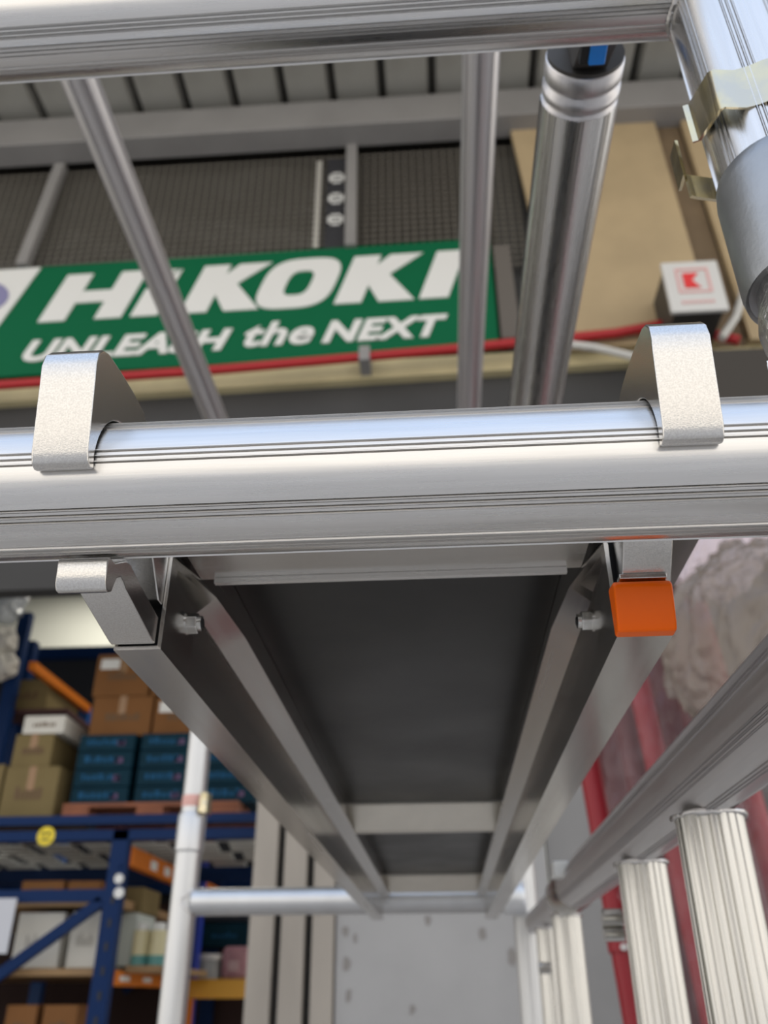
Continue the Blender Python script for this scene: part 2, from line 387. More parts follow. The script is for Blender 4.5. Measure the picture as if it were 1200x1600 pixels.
# white box with red emblem
jb = thing('junction_box', 'white square box with a red emblem mounted on the beige board', 'box', (1.45, 3.55, 3.4))
q = [un(1031, 413, 1, 3.45), un(1120, 408, 1, 3.45), un(1138, 484, 1, 3.45), un(1050, 491, 1, 3.45)]
xc_ = [p.x for p in q]; X0 = (q[0].x + q[3].x) / 2; X1 = (q[1].x + q[2].x) / 2; Z1 = (q[0].z + q[1].z) / 2; Z0 = (q[2].z + q[3].z) / 2
part('box_body', B((X0 + .02, 3.46, Z0 + .01), (X1 - .02, 3.74, Z1 - .01)), mat('box_grey', (.045, .04, .035), .5), jb, bevel=.004)
part('front_plate', B((X0, 3.44, Z0), (X1, 3.465, Z1)), mat('box_white', (.66, .65, .62), .4), jb, bevel=.006)
RP = mat('red_print', (.75, .03, .03), .5); PK = mat('pink_print', (.75, .42, .40), .5)
W_ = X1 - X0; H_ = Z1 - Z0; cx = X0 + .5 * W_; cz_ = Z0 + .60 * H_
s1, s2 = .29 * W_, .25 * W_
fr = MB()
for a_, b_ in (((-s1, -s1), (s1, -s2)), ((-s1, s2), (s1, s1)), ((-s1, -s2), (-s2, s2)), ((s2, -s2), (s1, s2))): fr.box((cx + a_[0], 3.434, cz_ + a_[1]), (cx + b_[0], 3.441, cz_ + b_[1]))
part('emblem_frame', fr, PK, jb)
g = s2 * .7
em = MB()
for poly in ([(-g, -g), (-.15 * g, -g), (-.15 * g, g), (-g, g)], [(-.15 * g, 0), (.6 * g, g), (-.15 * g, g)], [(-.15 * g, 0), (.6 * g, -g), (-.15 * g, -g)]): em.prism([(cx + u, cz_ + v) for u, v in poly], 'y', 3.434, 3.441)
part('emblem', em, RP, jb)
ln = MB()
for k in range(7): ln.box((cx - s1 + k * s1 * .29, 3.434, Z0 + .15 * H_), (cx - s1 + k * s1 * .29 + s1 * .2, 3.441, Z0 + .19 * H_))
part('caption', ln, PK, jb)

# ================================================================== SHOP INTERIOR : racks and goods
RB = mat('rack_blue', (.003, .022, .090), .5, spec=.15); RO = mat('rack_orange', (.62, .17, .015), .5, spec=.2); RY = mat('rack_yellow', (.72, .36, .02), .45)
SLAT = mat('deck_slat_galvanised', (.55, .56, .52), .4, .2)
Y1 = 4.4; Y2 = 6.4; Zd = un(200, 1290, 1, Y1).z                                        # beam level
xu = un(172, 1450, 1, Y1).x
rk = thing('pallet_rack', 'blue pallet rack with orange side beams, left of the white scaffold post', 'rack', (-2.4, Y1, FL))
def ubar(a, b, h, d, m, name, par): # bar in the XZ plane
    a = Vector(a); b = Vector(b); dr = (b - a).normalized(); n = dr.cross(Vector((0, 1, 0))) * h / 2; y = Vector((0, d / 2, 0))
    v = [a + n - y, a - n - y, a - n + y, a + n + y, b + n - y, b - n - y, b - n + y, b + n + y]
    mb = MB().add(v, [(0, 1, 2, 3), (7, 6, 5, 4), (0, 4, 5, 1), (1, 5, 6, 2), (2, 6, 7, 3), (3, 7, 4, 0)])
    return part(name, mb, m, par)
UW = .085
xl_ = xu - 1.75
for yy in (Y1, Y2):
    for xx in (xu, xl_):
        u = part('upright', B((xx - UW / 2, yy - .03, FL), (xx + UW / 2, yy + .03, Zd - .02)), RB, rk, bevel=.004)
        if yy == Y1 and xx == xu:
            hol = MB()
            for k in range(20):
                z = .50 - k * .10
                for s_ in (-.022,): hol.box((xx + s_ + .02, yy - .034, z), (xx + s_ + .034, yy - .029, z + .035))
            part('slot', hol, BLACK, rk, kind='stuff')
    ubar((xl_, yy, un(100, 1400, 1, Y1).z), (xu - UW / 2, yy, un(100, 1400, 1, Y1).z), .055, .04, RB, 'brace', rk)
    a = un(160, 1408, 1, Y1); b = un(-10, 1530, 1, Y1)
    ubar((a.x, yy, a.z), (b.x + (b.x - a.x) * .1, yy, b.z + (b.z - a.z) * .1), .05, .04, RB, 'brace', rk)
z1, z2 = un(100, 1276, 1, Y1).z, un(100, 1290, 1, Y1).z
z3, z4 = un(100, 1299, 1, Y1).z, un(100, 1315, 1, Y1).z
xR = un(402, 1300, 1, Y1).x
part('cross_beam', B((-4.6, Y1 - .03, z2), (xR, Y1 + .03, z1)), RB, rk)
part('cross_beam', B((-4.6, Y1 - .03, z4), (xR, Y1 + .03, z3)), RB, rk)
za, zb_ = un(350, 1345, 1, Y1 + .9).z, un(350, 1362, 1, Y1 + .9).z
part('cross_beam', B((-4.6, 5.55, z4 - .06), (xR + .25, 5.61, z4 + .02)), RB, rk)
part('cross_beam', B((-4.6, 6.6, z4 - .02), (xR + .45, 6.66, z4 + .08)), RB, rk)
slm = None
for k in range(18):                                     # deck slats
    for j in range(9):
        if slm is None: slm = o = part('deck_slat', B((-.10, 0, 0), (.10, .05, .012)), SLAT, rk)
        else: o = slm.copy(); COL.objects.link(o); o.parent = rk
        o.location = Vector((xR - .15 - j * .27 - .02 * (k % 3), Y1 + .08 + k * .125, z2 - .03))
STK = mat('sticker_white', (.75, .75, .72), .5); STY = mat('sticker_yellow', (.80, .62, .03), .5)
c = un(76, 1308, 1, Y1)
mb = MB(); mb.cyl((c.x, Y1 - .034, c.z), (c.x, Y1 - .030, c.z), .045, 20)
sg = part('round_sticker', mb, STY, rk)
mb = MB(); mb.box((c.x - .022, Y1 - .037, c.z + .006), (c.x - .006, Y1 - .034, c.z + .018)); mb.box((c.x + .006, Y1 - .037, c.z + .006), (c.x + .022, Y1 - .034, c.z + .018)); mb.box((c.x - .02, Y1 - .037, c.z - .02), (c.x + .02, Y1 - .034, c.z - .012))
part('sticker_mark', mb, BLACK, rk)
for py_, hh_ in ((1352, .012), (1373, .022), (1395, .024)):
    c = un(186, py_, 1, Y1 - .035)
    part('upright_disc', MB().cyl((c.x, Y1 - .040, c.z), (c.x, Y1 - .03, c.z), hh_, 14), STK if py_ > 1360 else RB, rk)  # round discs on the upright, the white ones are stickers
# orange side beams running back
def sidebeam(x, zlo, zhi, y0, y1, m): return part('side_beam', B((x - .02, y0, zlo), (x + .025, y1, zhi)), m, rk)
bz1, bz0 = un(205, 1320, 1, Y1).z, un(205, 1350, 1, Y1).z
sidebeam(xu + .02, bz0, bz1, Y1 + .03, Y2 - .03, RO)
for k, yy in enumerate((4.75, 5.0, 5.25, 5.5)):
    part('sticker', B((xu + .045, yy, bz0 + .02), (xu + .048, yy + .11, bz1 - .025)), STK if k != 2 else STY, rk)
cz1, cz0 = un(200, 1516, 1, Y1).z, un(200, 1540, 1, Y1).z
sidebeam(xu + .02, cz0 , cz1 , Y1 + .03, Y2 - .03, RO)
for k, yy in enumerate((4.5, 4.85)):
    part('sticker', B((xu + .045, yy, cz0 + .02), (xu + .048, yy + .14, cz1 - .02)), STK, rk)
sidebeam(xl_ , un(0, 1365, 1, Y1).z - .02, un(0, 1338, 1, Y1).z, Y1 + .03, Y2, RO)
# rear yellow front beam with second upright
a = un(298, 1530, 1, 5.6); b = un(388, 1560, 1, 5.6)
part('yellow_beam', B((a.x, 5.57, b.z), (b.x + .3, 5.62, a.z)), RY, rk)
c = un(306, 1440, 1, 5.6)
part('upright', B((c.x - .05, 5.58, FL), (c.x + .03, 5.66, .9)), mat('rack_bright_blue', (.02, .05, .42), .4), rk)
part('orange_post', B((un(290, 1560, 1, 5.6).x - .02, 5.5, FL), (un(300, 1560, 1, 5.6).x + .02, 5.56, b.z)), RO, rk)
WOOD = mat('shelf_wood', (.36, .22, .10), .7, var=.3, vscale=6, coord=(.2, 1, 1))
zsh = un(60, 1514, 1, Y1 + .1).z; 
part('shelf_board', B((xl_ + .05, Y1 + .06, zsh - .03), (xu - .03, Y2 - .1, zsh)), WOOD, rk)
zup = un(60, 1404, 1, Y1 + .15).z
part('shelf_board', B((xl_ + .05, Y1 + .12, zup - .04), (xu - .03, Y2 - .1, zup)), WOOD, rk)
part('shelf_board', B((xu + .05, 5.64, zsh - .05), (un(400, 1550, 1, 5.6).x + .3, 6.5, b.z + .03)), WOOD, rk)
zfl = un(60, 1600, 1, Y1 + .1).z - .10
part('shelf_board', B((xl_ + .05, Y1 + .06, zfl - .03), (xu - .03, Y2 - .1, zfl)), WOOD, rk)
for xx in (-4.5, xR - .06):
    part('upright', B((xx - .04, Y1 + 2.2, FL), (xx + .04, Y1 + 2.28, z1)), RB, rk)

CARD = mat('brown_cardboard', (.215, .098, .036), .8, spec=.15, var=.12, vscale=5); OLIVE = mat('tan_cardboard', (.205, .155, .070), .8, spec=.15, var=.12, vscale=5)
WCARD = mat('white_cardboard', (.66, .64, .58), .7, spec=.2, var=.08, vscale=4); TEAL = mat('teal_carton', (.003, .030, .050), .6, var=.15, vscale=8, spec=.12)
WINK = mat('pale_grey_ink', (.42, .40, .36), .7); TAPE = mat('parcel_tape', (.30, .17, .08), .35); INK = mat('dark_ink', (.13, .075, .035), .7); TINK = mat('blue_ink', (.015, .085, .18), .6, spec=.1); PINKP = mat('magenta_ink', (.10, .05, .13), .6)
def carton(name, pxl, pyb, pxr, pyt, Y, depth, m, label, group=None, tape=True, print_=INK, tag=False, zb=None):
    a = un(pxl, pyb, 1, Y); b = un(pxr, pyt, 1, Y); a2 = un(pxr, pyb, 1, Y); b2 = un(pxl, pyt, 1, Y)
    X0 = (a.x + b2.x) / 2; X1 = (a2.x + b.x) / 2; Z0 = (a.z + a2.z) / 2 if zb is None else zb; Z1 = (b.z + b2.z) / 2
    t = thing(name, label, 'box', ((X0 + X1) / 2, Y + depth / 2, Z0), group)
    part('carton', B((X0 + .003, Y, Z0), (X1 - .003, Y + depth, Z1)), m, t, bevel=.004, seg=1)
    if tape:
        cx = (X0 + X1) / 2
        mb = MB(); mb.box((cx - .02, Y - .0015, Z0 + (Z1 - Z0) * .55), (cx + .02, Y + .001, Z1)); mb.box((cx - .02, Y - .0015, Z1 - .001), (cx + .02, Y + depth, Z1 + .0015))
        part('tape', mb, TAPE, t)
    if print_:
        w_ = X1 - X0; h = Z1 - Z0; mb = MB(); r_ = random.Random(int(pxl * 7 + pyb))
        x = X0 + w_ * .25
        while x < X1 - w_ * .25:
            q = w_ * r_.uniform(.03, .08); mb.box((x, Y - .002, Z0 + h * .38), (x + q, Y + .001, Z0 + h * r_.uniform(.5, .62))); x += q + w_ * .025
        part('printed_mark', mb, print_, t)
    if tag:
        part('shipping_label', B((X0 + .03, Y - .003, Z1 - .09), (X0 + .14, Y + .001, Z1 - .03)), STK, t)
    return t, X0, X1, Z0, Z1
# pallet with teal cartons
Zpal = un(200, 1257, 1, 4.55).z
pal = thing('wooden_pallet', 'reddish wooden pallet under the teal cartons on top of the blue rack', 'pallet', (-1.6, 4.9, z1))
PW = mat('pallet_wood', (.30, .10, .045), .7, var=.3, vscale=8)
pa_, pb_ = un(98, 1262, 1, 4.5).x, un(372, 1262, 1, 4.5).x
for k in range(7): part('top_plank', B((pa_, 4.5 + k * .17, Zpal - .02), (pb_, 4.62 + k * .17, Zpal)), PW, pal)
for k in range(3):
    for j in range(3):
        cx = lerp(pa_ + .07, pb_ - .07, j / 2); part('block', B((cx - .07, 4.5 + k * .5, z1 + .002), (cx + .07, 4.64 + k * .5, Zpal - .022)), PW, pal)
cols = [(116, 207), (214, 301), (307, 402)]
teal_pos = ['left column', 'middle column', 'right column']; rows_n = ['bottom layer', 'second layer', 'third layer', 'top layer']
ztop = un(200, 1146, 1, 4.55).z; hh = (ztop - Zpal) / 4
for ci, (pa, pb) in enumerate(cols):
    xa, xb = un(pa, 1200, 1, 4.55).x, un(pb, 1200, 1, 4.55).x
    for r in range(4):
        zz = Zpal + .001 + r * hh
        t = thing('teal_carton', 'dark teal carton with blue print, %s of the pallet stack, %s' % (teal_pos[ci], rows_n[r]), 'box', ((xa + xb) / 2, 4.8, zz), 'teal cartons stacked on the pallet')
        part('carton', B((xa + .006, 4.55, zz), (xb - .006, 5.15, zz + hh - .004)), TEAL, t, bevel=.003, seg=1)
        mb = MB(); r_ = random.Random(ci * 10 + r); x = xa + .05
        while x < xb - .08: q = r_.uniform(.012, .03); mb.box((x, 4.547, zz + hh * .35), (x + q, 4.551, zz + hh * r_.uniform(.55, .75))); x += q + .01
        part('printed_mark', mb, TINK, t)
        part('colour_patch', B((xb - .10, 4.547, zz + hh * .3), (xb - .06, 4.551, zz + hh * .6)), PINKP, t)
# brown cartons on top of the teal ones
lab = ['brown carton on top of the teal stack, lower row, left', 'brown carton on top of the teal stack, lower row, right', 'brown carton with white label, upper row above the teal stack, left', 'brown carton, upper row above the teal stack, right']
c_, *_r = carton('brown_carton', 142, 1145, 238, 1088, 4.6, .5, CARD, lab[0], 'brown cartons on the teal stack', zb=ztop + .001)
zc2 = _r[3]
carton('brown_carton', 240, 1145, 330, 1088, 4.6, .5, CARD, lab[1], 'brown cartons on the teal stack', zb=ztop + .001, tag=True)
carton('brown_carton', 148, 1088, 236, 1022, 4.6, .5, CARD, lab[2], 'brown cartons on the teal stack', zb=zc2 + .002, tag=True)
carton('brown_carton', 238, 1088, 325, 1022, 4.6, .5, CARD, lab[3], 'brown cartons on the teal stack', zb=zc2 + .002)
# left tan cartons
_, *q0 = carton('tan_carton', -90, 1262, 2, 1195, 4.5, .5, OLIVE, 'tan carton at the left edge on the blue rack beside the teal stack', zb=z1 + .004, print_=INK)
_, *q1 = carton('tan_carton', 4, 1262, 90, 1198, 4.5, .5, OLIVE, 'large tan carton on the blue rack left of the teal stack, bottom of its pile', zb=z1 + .004)
_, *q2 = carton('tan_carton', 20, 1198, 82, 1147, 4.52, .45, OLIVE, 'tan carton on the larger tan carton, under the white packet', zb=q1[3] + .002)
_, *q3 = carton('white_packet', 36, 1147, 102, 1118, 4.52, .4, WCARD, 'white printed packet on top of the tan cartons', zb=q2[3] + .002, tape=False)
# rear left rack : blue upright, orange beam, goods
rr_ = thing('rear_rack', 'rear blue rack with sloping-away orange beam at upper left', 'rack', (-3.4, 6.0, FL))
a = un(128, 1120, 1, 5.86)
part('upright', B((a.x - .03, 5.86, FL), (a.x + .04, 5.92, un(128, 1104, 1, 5.86).z)), mat('rack_mid_blue', (.02, .10, .35), .4), rr_)
a = un(50, 1040, 1, 4.95); b = un(137, 1108, 1, 5.84); xx = (a.x + b.x) / 2
mb = MB(); v = []
for p, h in ((a, .055), (b, .055)):
    v += [(p.x - .02, p.y, p.z - h / 2), (p.x + .02, p.y, p.z - h / 2), (p.x + .02, p.y, p.z + h / 2), (p.x - .02, p.y, p.z + h / 2)]
mb.add(v, [(0, 1, 2, 3), (7, 6, 5, 4), (0, 4, 5, 1), (1, 5, 6, 2), (2, 6, 7, 3), (3, 7, 4, 0)])
part('side_beam', mb, RO, rr_)
a = un(45, 1035, 1, 5.5)
part('upright', B((a.x - .06, 5.47, FL), (a.x + .03, 5.55, a.z + .15)), RB, rr_)
a = un(48, 1014, 1, 5.9); b = un(215, 1026, 1, 5.9)
part('cross_beam', B((a.x, 5.88, b.z), (b.x + .6, 5.94, a.z)), RB, rr_)
a = un(-5, 900, 1, 5.2); b = un(28, 1090, 1, 5.2)
part('end_upright', B((b.x - .10, 5.17, FL), (b.x - .02, 5.23, un(20, 960, 1, 5.2).z)), RB, rr_)
shelfz = un(30, 1112, 1, 5.3).z
part('shelf_board', B((-3.8, 5.25, shelfz - .03), (un(110, 1112, 1, 5.3).x, 6.5, shelfz)), mat('dark_maroon_board', (.06, .02, .018), .7), rr_)
part('back_sheet', B((-5.5, 6.7, -.2), (-.4, 6.72, un(100, 1030, 1, 6.7).z)), mat('rack_dark_back', (.012, .014, .022), .7), rr_)
carton('tan_carton', 8, 1110, 76, 1062, 5.3, .5, OLIVE, 'tan carton on the rear shelf at upper left', zb=shelfz + .002, tape=False)
FILM = film('clear_packing_film', (.62, .66, .70), .45)
ra = random.Random(5)
for k, (px, py, s_) in enumerate(((8, 945, .26), (2, 1000, .2), (5, 1040, .18))):
    a = un(px, py, 1, 5.1); mb = MB(); v = []; f = []
    bm = bmesh.new(); bmesh.ops.create_icosphere(bm, subdivisions=3, radius=s_ * .5)
    for q in bm.verts: q.co *= 1 + .22 * math.sin(q.co.x * 60 + k) * math.sin(q.co.z * 50) + ra.uniform(-.06, .06)
    mb.add([tuple(q.co + a) for q in bm.verts], [tuple(x.index for x in p.verts) for p in bm.faces]); bm.free()
    solo('wrapped_packet', mb, FILM if k == 0 else WCARD, ['crumpled clear film bundle at the upper left edge', 'white wrapped packet under the film bundle, left edge', 'lower white wrapped packet at the left edge'][k], 'packet')
# goods on the front rack
carton('white_carton', 22, 1512, 96, 1426, Y1 + .12, .5, WCARD, 'white carton behind the diagonal blue brace, left one', 'white cartons on the lower shelf', tape=False, print_=WINK, zb=zsh + .002)
carton('white_carton', 107, 1512, 158, 1424, Y1 + .12, .5, WCARD, 'white carton just left of the blue upright', 'white cartons on the lower shelf', tape=False, print_=WINK, zb=zsh + .002)
a = un(-30, 1490, 1, Y1 - .08); b = un(25, 1403, 1, Y1 - .08)
solo('paper_notice', B((a.x, Y1 - .07, a.z), (b.x, Y1 - .06, b.z)), mat('paper_grey', (.55, .56, .60), .6), 'pale grey blank sheet hanging on the left rack brace', 'paper')
carton('brown_carton', 32, 1404, 100, 1376, Y1 + .16, .4, CARD, 'low brown carton on the upper shelf, left of the pair', 'low brown cartons above the brace', zb=zup + .002, tape=False)
carton('brown_carton', 104, 1404, 158, 1376, Y1 + .16, .4, CARD, 'low brown carton on the upper shelf beside the blue upright', 'low brown cartons above the brace', zb=zup + .002, tape=False)
carton('brown_carton', 8, 1602, 58, 1570, Y1 + .12, .4, CARD, 'brown carton at the bottom left corner', zb=zfl + .002, tape=False)
carton('brown_carton', 66, 1602, 122, 1570, Y1 + .12, .4, CARD, 'brown carton at the bottom left, second from the edge', zb=zfl + .002, tape=False)
part('back_sheet', B((-4.2, Y2 + .05, FL), (xR + .4, Y2 + .07, z4 - .1)), mat('rack_dark_red_back', (.035, .014, .012), .8), rk)
# narrow shelf behind upright
zs2 = un(230, 1512, 1, 4.9).z
part('shelf_board', B((xu + .05, 4.55, zs2 - .03), (un(280, 1512, 1, 4.9).x, 5.5, zs2)), WOOD, rk)
carton('white_carton', 176, 1512, 212, 1426, 4.8, .3, mat('mint_white_card', (.55, .60, .56), .6), 'slim mint-white carton right of the blue upright', zb=zs2 + .002, tape=False, print_=None)
carton('tan_carton', 188, 1426, 224, 1386, 4.8, .3, OLIVE, 'small tan carton standing above the mint-white carton', tape=False, print_=None)
for k, (px, lb) in enumerate(((216, 'tall cream bottle with teal base, nearer the blue upright'), (243, 'tall cream bottle with teal base, nearer the white post'))):
    a = un(px, 1512, 1, 4.75); b = un(px, 1442, 1, 4.75); h = b.z - zs2
    bt = thing('bottle', lb, 'bottle', (a.x, 4.75, zs2), 'cream bottles behind the blue upright')
    part('bottle_body', MB().cyl((a.x, 4.75, zs2 + .05), (a.x, 4.75, zs2 + h * .82), .042, 20), mat('bottle_cream', (.66, .60, .36), .3), bt, smooth=True)
    part('bottle_base', MB().cyl((a.x, 4.75, zs2 + .001), (a.x, 4.75, zs2 + .05), .043, 20), mat('bottle_teal', (.10, .30, .28), .4), bt, smooth=True)
    part('cap', MB().cyl((a.x, 4.75, zs2 + h * .82), (a.x, 4.75, zs2 + h), .03, 20), STK, bt, smooth=True)
zy = b_z = un(350, 1534, 1, 5.7).z
a = un(343, 1532, 1, 5.75); b = un(390, 1478, 1, 5.75)
pk = thing('pink_packet', 'pink film-wrapped packet on the shelf above the yellow beam', 'packet', ((a.x + b.x) / 2, 5.9, a.z))
part('shelf_pad', B((un(300, 1534, 1, 5.7).x, 5.66, a.z - .05), (b.x + .1, 6.2, a.z - .002)), WOOD, rk)
part('packet_body', B((a.x, 5.75, a.z), (b.x, 6.1, b.z)), mat('pink_wrap', (.62, .33, .38), .35, var=.25, vscale=9, bump=.02, bscale=12), pk, bevel=.03)
part('wrap_fold', B((a.x + .05, 5.742, a.z + .05), (b.x - .06, 5.752, b.z - .08)), mat('pink_wrap_pale', (.70, .50, .52), .3), pk)
a = un(300, 1532, 1, 5.70); b = un(334, 1490, 1, 5.70)
tb = thing('clear_tub', 'grey-white plastic tub left of the pink packet', 'tub', ((a.x + b.x) / 2, 5.8, a.z))
part('tub_body', MB().loft(((a.x + b.x) / 2, 5.80, a.z), ((a.x + b.x) / 2, 5.80, b.z - .03), [(q * math.pi / 12, .09) for q in range(24)]), mat('tub_grey', (.42, .44, .44), .3, var=.2, vscale=14), tb, smooth=True)
part('lid', MB().cyl(((a.x + b.x) / 2, 5.80, b.z - .03), ((a.x + b.x) / 2, 5.80, b.z), .095, 24), STK, tb, smooth=True)
carton('teal_carton', 312, 1480, 388, 1442, 5.95, .3, TEAL, 'dark teal carton behind the pink packet', print_=TINK, tape=False)
carton('dark_carton', 300, 1440, 388, 1400, 5.95, .3, mat('navy_card', (.008, .015, .03), .6), 'navy carton above the teal carton behind the scaffold crossbar', print_=None, tape=False)

# ================================================================== SCAFFOLD
YF = .2725; XR_ = .164; XL_ = -.511; R = .0254; ZH = .1696; ZT = .482; ZTOP = 1.12
# angles for a tube along +x with up=+z : angle 0 = top, +90 = d x u = (1,0,0)x(0,0,1) = (0,-1,0) -> towards the lens
# line of sight hits the tube from 31.8 deg below horizontal on the lens side -> facing angle = 90 + 31.8
face = 90 + 31.9
GR = [face - 72, face - 30, face + 19, face + 56, face + 98, face + 140, face + 182, face + 232]
near = thing('scaffold_end_frame', 'near aluminium scaffold end frame with ribbed crossbar filling the middle of the view', 'scaffold', (-.17, YF, FL))
H1 = part('crossbar', MB().loft((XL_, YF, ZH), (XR_, YF, ZH), ridged(R, GR)), ALU['x'], near, smooth=30)
part('crossbar', MB().loft((XL_, YF, ZT), (XR_, YF, ZT), ridged(R, [152, 174, 199, 240, 285, 330, 20, 62, 105])), ALU['x'], near, smooth=30)
part('crossbar', MB().loft((XL_, YF, ZTOP), (XR_, YF, ZTOP), ridged(R, GR)), ALU['x'], near, smooth=30)
part('crossbar', MB().loft((XL_, YF, -.9), (XR_, YF, -.9), ridged(R, GR)), ALU['x'], near, smooth=30)
part('post', MB().loft((XL_, YF, FL), (XL_, YF, 1.2), ridged(R, [k * 45 + 20 for k in range(8)])), ALU['z'], near, smooth=30)
part('post', MB().loft((XR_, YF, .31), (XR_, YF, 1.2), ridged(R, [k * 45 + 22 for k in range(8)])), ALU['z'], near, smooth=30)
part('post', MB().loft((XR_, YF, FL), (XR_, YF, .225), ridged(R, [k * 45 + 22 for k in range(8)])), ALU['z'], near, smooth=30)
# collar and cast spigot
def lathe(cx, cy, prof, n=48):
    mb = MB(); v = []; f = []
    for z, r in prof:
        for k in range(n): v.append((cx + r * math.cos(2 * math.pi * k / n), cy + r * math.sin(2 * math.pi * k / n), z))
    for j in range(len(prof) - 1):
        for k in range(n): f.append((j * n + k, j * n + (k + 1) % n, (j + 1) * n + (k + 1) % n, (j + 1) * n + k))
    f += [tuple(range(n - 1, -1, -1)), tuple(range((len(prof) - 1) * n, len(prof) * n))]
    return mb.add(v, f)
part('collar', lathe(XR_, YF, [(.258, .0262), (.2565, .0278), (.262, .0286), (.315, .0284), (.322, .0275), (.3245, .0256)]), CAST, near, smooth=30)
part('spigot', lathe(XR_, YF, [(.222, .0215), (.226, .0225), (.232, .0255), (.240, .0262), (.2475, .0248), (.252, .0236), (.2585, .0232)]), WELD, near, smooth=50)
# weld rings where crossbars meet the posts
def weld(cx, cy, cz, r, axis, sgn=1):
    mb = MB(); n = 40; pts = []
    rw = random.Random(int((cx + 3) * 1000 + cz * 100))
    for k in range(n):
        a = 2 * math.pi * k / n; rr2 = r + rw.uniform(-.0006, .0012)
        u, w_ = math.cos(a) * rr2, math.sin(a) * rr2
        pts.append((cx - sgn * R * abs(math.sin(a)), cy + u, cz + w_) if axis == 'x' else (cx + u, cy + w_, cz + .0015 * rw.random()))
    v = []; f = []; m = 8
    for k, p in enumerate(pts):
        a = 2 * math.pi * k / n; rad = (Vector((0, math.cos(a), math.sin(a))) if axis == 'x' else Vector((math.cos(a), math.sin(a), 0))); ax = Vector((1, 0, 0)) if axis == 'x' else Vector((0, 0, 1))
        rr3 = (.0026 if axis == 'x' else .0016) + rw.uniform(-.0005, .0009)
        for j in range(m): b = 2 * math.pi * j / m; v.append(Vector(p) + rad * math.cos(b) * rr3 + ax * math.sin(b) * rr3)
    for k in range(n):
        for j in range(m): f.append((k * m + j, k * m + (j + 1) % m, ((k + 1) % n) * m + (j + 1) % m, ((k + 1) % n) * m + j))
    return mb.add(v, f)
for zz in (ZT, ZH, ZTOP):
    part('weld_bead', weld(XR_, YF, zz, R, 'x', 1), WELD, near, smooth=50)
    part('weld_bead', weld(XL_, YF, zz, R, 'x', -1), WELD, near, smooth=50)
# yellow zinc interlock clip: bent strap round the right post
def strap(path, z0, z1, th, tilt=0, y0=0):
    mb = MB(); n = len(path); v = []
    for i, p in enumerate(path):
        a = Vector(path[max(0, i - 1)]); b = Vector(path[min(n - 1, i + 1)]); d = (b - a).normalized(); nn = Vector((-d.y, d.x)) * th / 2
        for s_ in (1, -1):
            q = Vector(p) + nn * s_; dz = tilt * (q.y - y0)
            v += [(q.x, q.y, z0 + dz), (q.x, q.y, z1 + dz)]
    f = []
    for i in range(n - 1):
        a = i * 4; b = a + 4
        f += [(a, a + 1, b + 1, b), (a + 2, b + 2, b + 3, a + 3), (a + 1, a + 3, b + 3, b + 1), (a, b, b + 2, a + 2)]
    f += [(0, 2, 3, 1), (4 * n - 4, 4 * n - 3, 4 * n - 1, 4 * n - 2)]
    return mb.add(v, f)
clip = part('interlock_clip', strap([(.1335, .2785), (.1362, .2768), (.1366, .2650), (.1368, .2520), (.1380, .2505), (.1420, .2512), (.1480, .2520), (.1530, .2500), (.1590, .2455), (.1640, .2435), (.1710, .2432), (.1790, .2455), (.187, .2525), (.193, .2635), (.1945, .2725), (.1935, .283), (.188, .293)], .346, .3735, .0016, .5, .2515), YZINC, near, smooth=40)
clip['label'] = 'yellow zinc-plated wavy clip'
mb = strap([(.1315, .2915), (.134, .2925), (.160, .2985)], .337, .3525, .0016)
mb.box((.1297, .2890, .350), (.1312, .2990, .3755))
o = part('interlock_clip', mb, YZINC, near); o['label'] = 'rear leg of the yellow zinc clip'

# far frame
YB = 1.84; XF = .157; XFL = -.522
far = thing('far_scaffold_end_frame', 'far white-looking aluminium scaffold end frame at the end of the platform', 'scaffold', (-.18, YB, FL))
part('post', MB().cyl((XFL, YB, FL), (XFL, YB, .30), .0262, 32), FARM, far, smooth=True)
part('post', MB().cyl((XFL, YB, .30), (XFL, YB, 1.2), .0240, 32), FARM, far, smooth=True)
part('collar', lathe(XFL, YB, [(.262, .0265), (.266, .029), (.335, .029), (.340, .0262)], 32), FARM, far, smooth=30)
part('marking_band', lathe(XFL, YB, [(.352, .0243), (.353, .0247), (.374, .0247), (.375, .0243)], 32), mat('pink_band', (.75, .42, .36), .5), far, smooth=30)
part('interlock_clip', strap([(XFL + .02, YB - .03), (XFL + .032, YB - .02), (XFL + .036, YB), (XFL + .03, YB + .02)], .338, .378, .003), YZINC, far)
part('post', MB().loft((XF, YB, FL), (XF, YB, 1.2), fluted(.0245, 20, .0008)), FARM, far, smooth=30)
part('crossbar', MB().cyl((XFL + .02, YB, ZH), (XF - .02, YB, ZH), R, 32), FARM, far, smooth=True)
part('crossbar', MB().cyl((XFL + .02, YB, .52), (XF - .02, YB, .52), R, 32), FARM, far, smooth=True)
part('crossbar', MB().cyl((XFL + .02, YB, ZTOP), (XF - .02, YB, ZTOP), R, 32), FARM, far, smooth=True)
part('crossbar', MB().cyl((XFL + .02, YB, -.9), (XF - .02, YB, -.9), R, 32), FARM, far, smooth=True)
part('weld_bead', weld(XFL, YB, ZH, R, 'x', -1), WELD, far, smooth=50)
part('weld_bead', weld(XF, YB, ZH, R, 'x', 1), WELD, far, smooth=50)

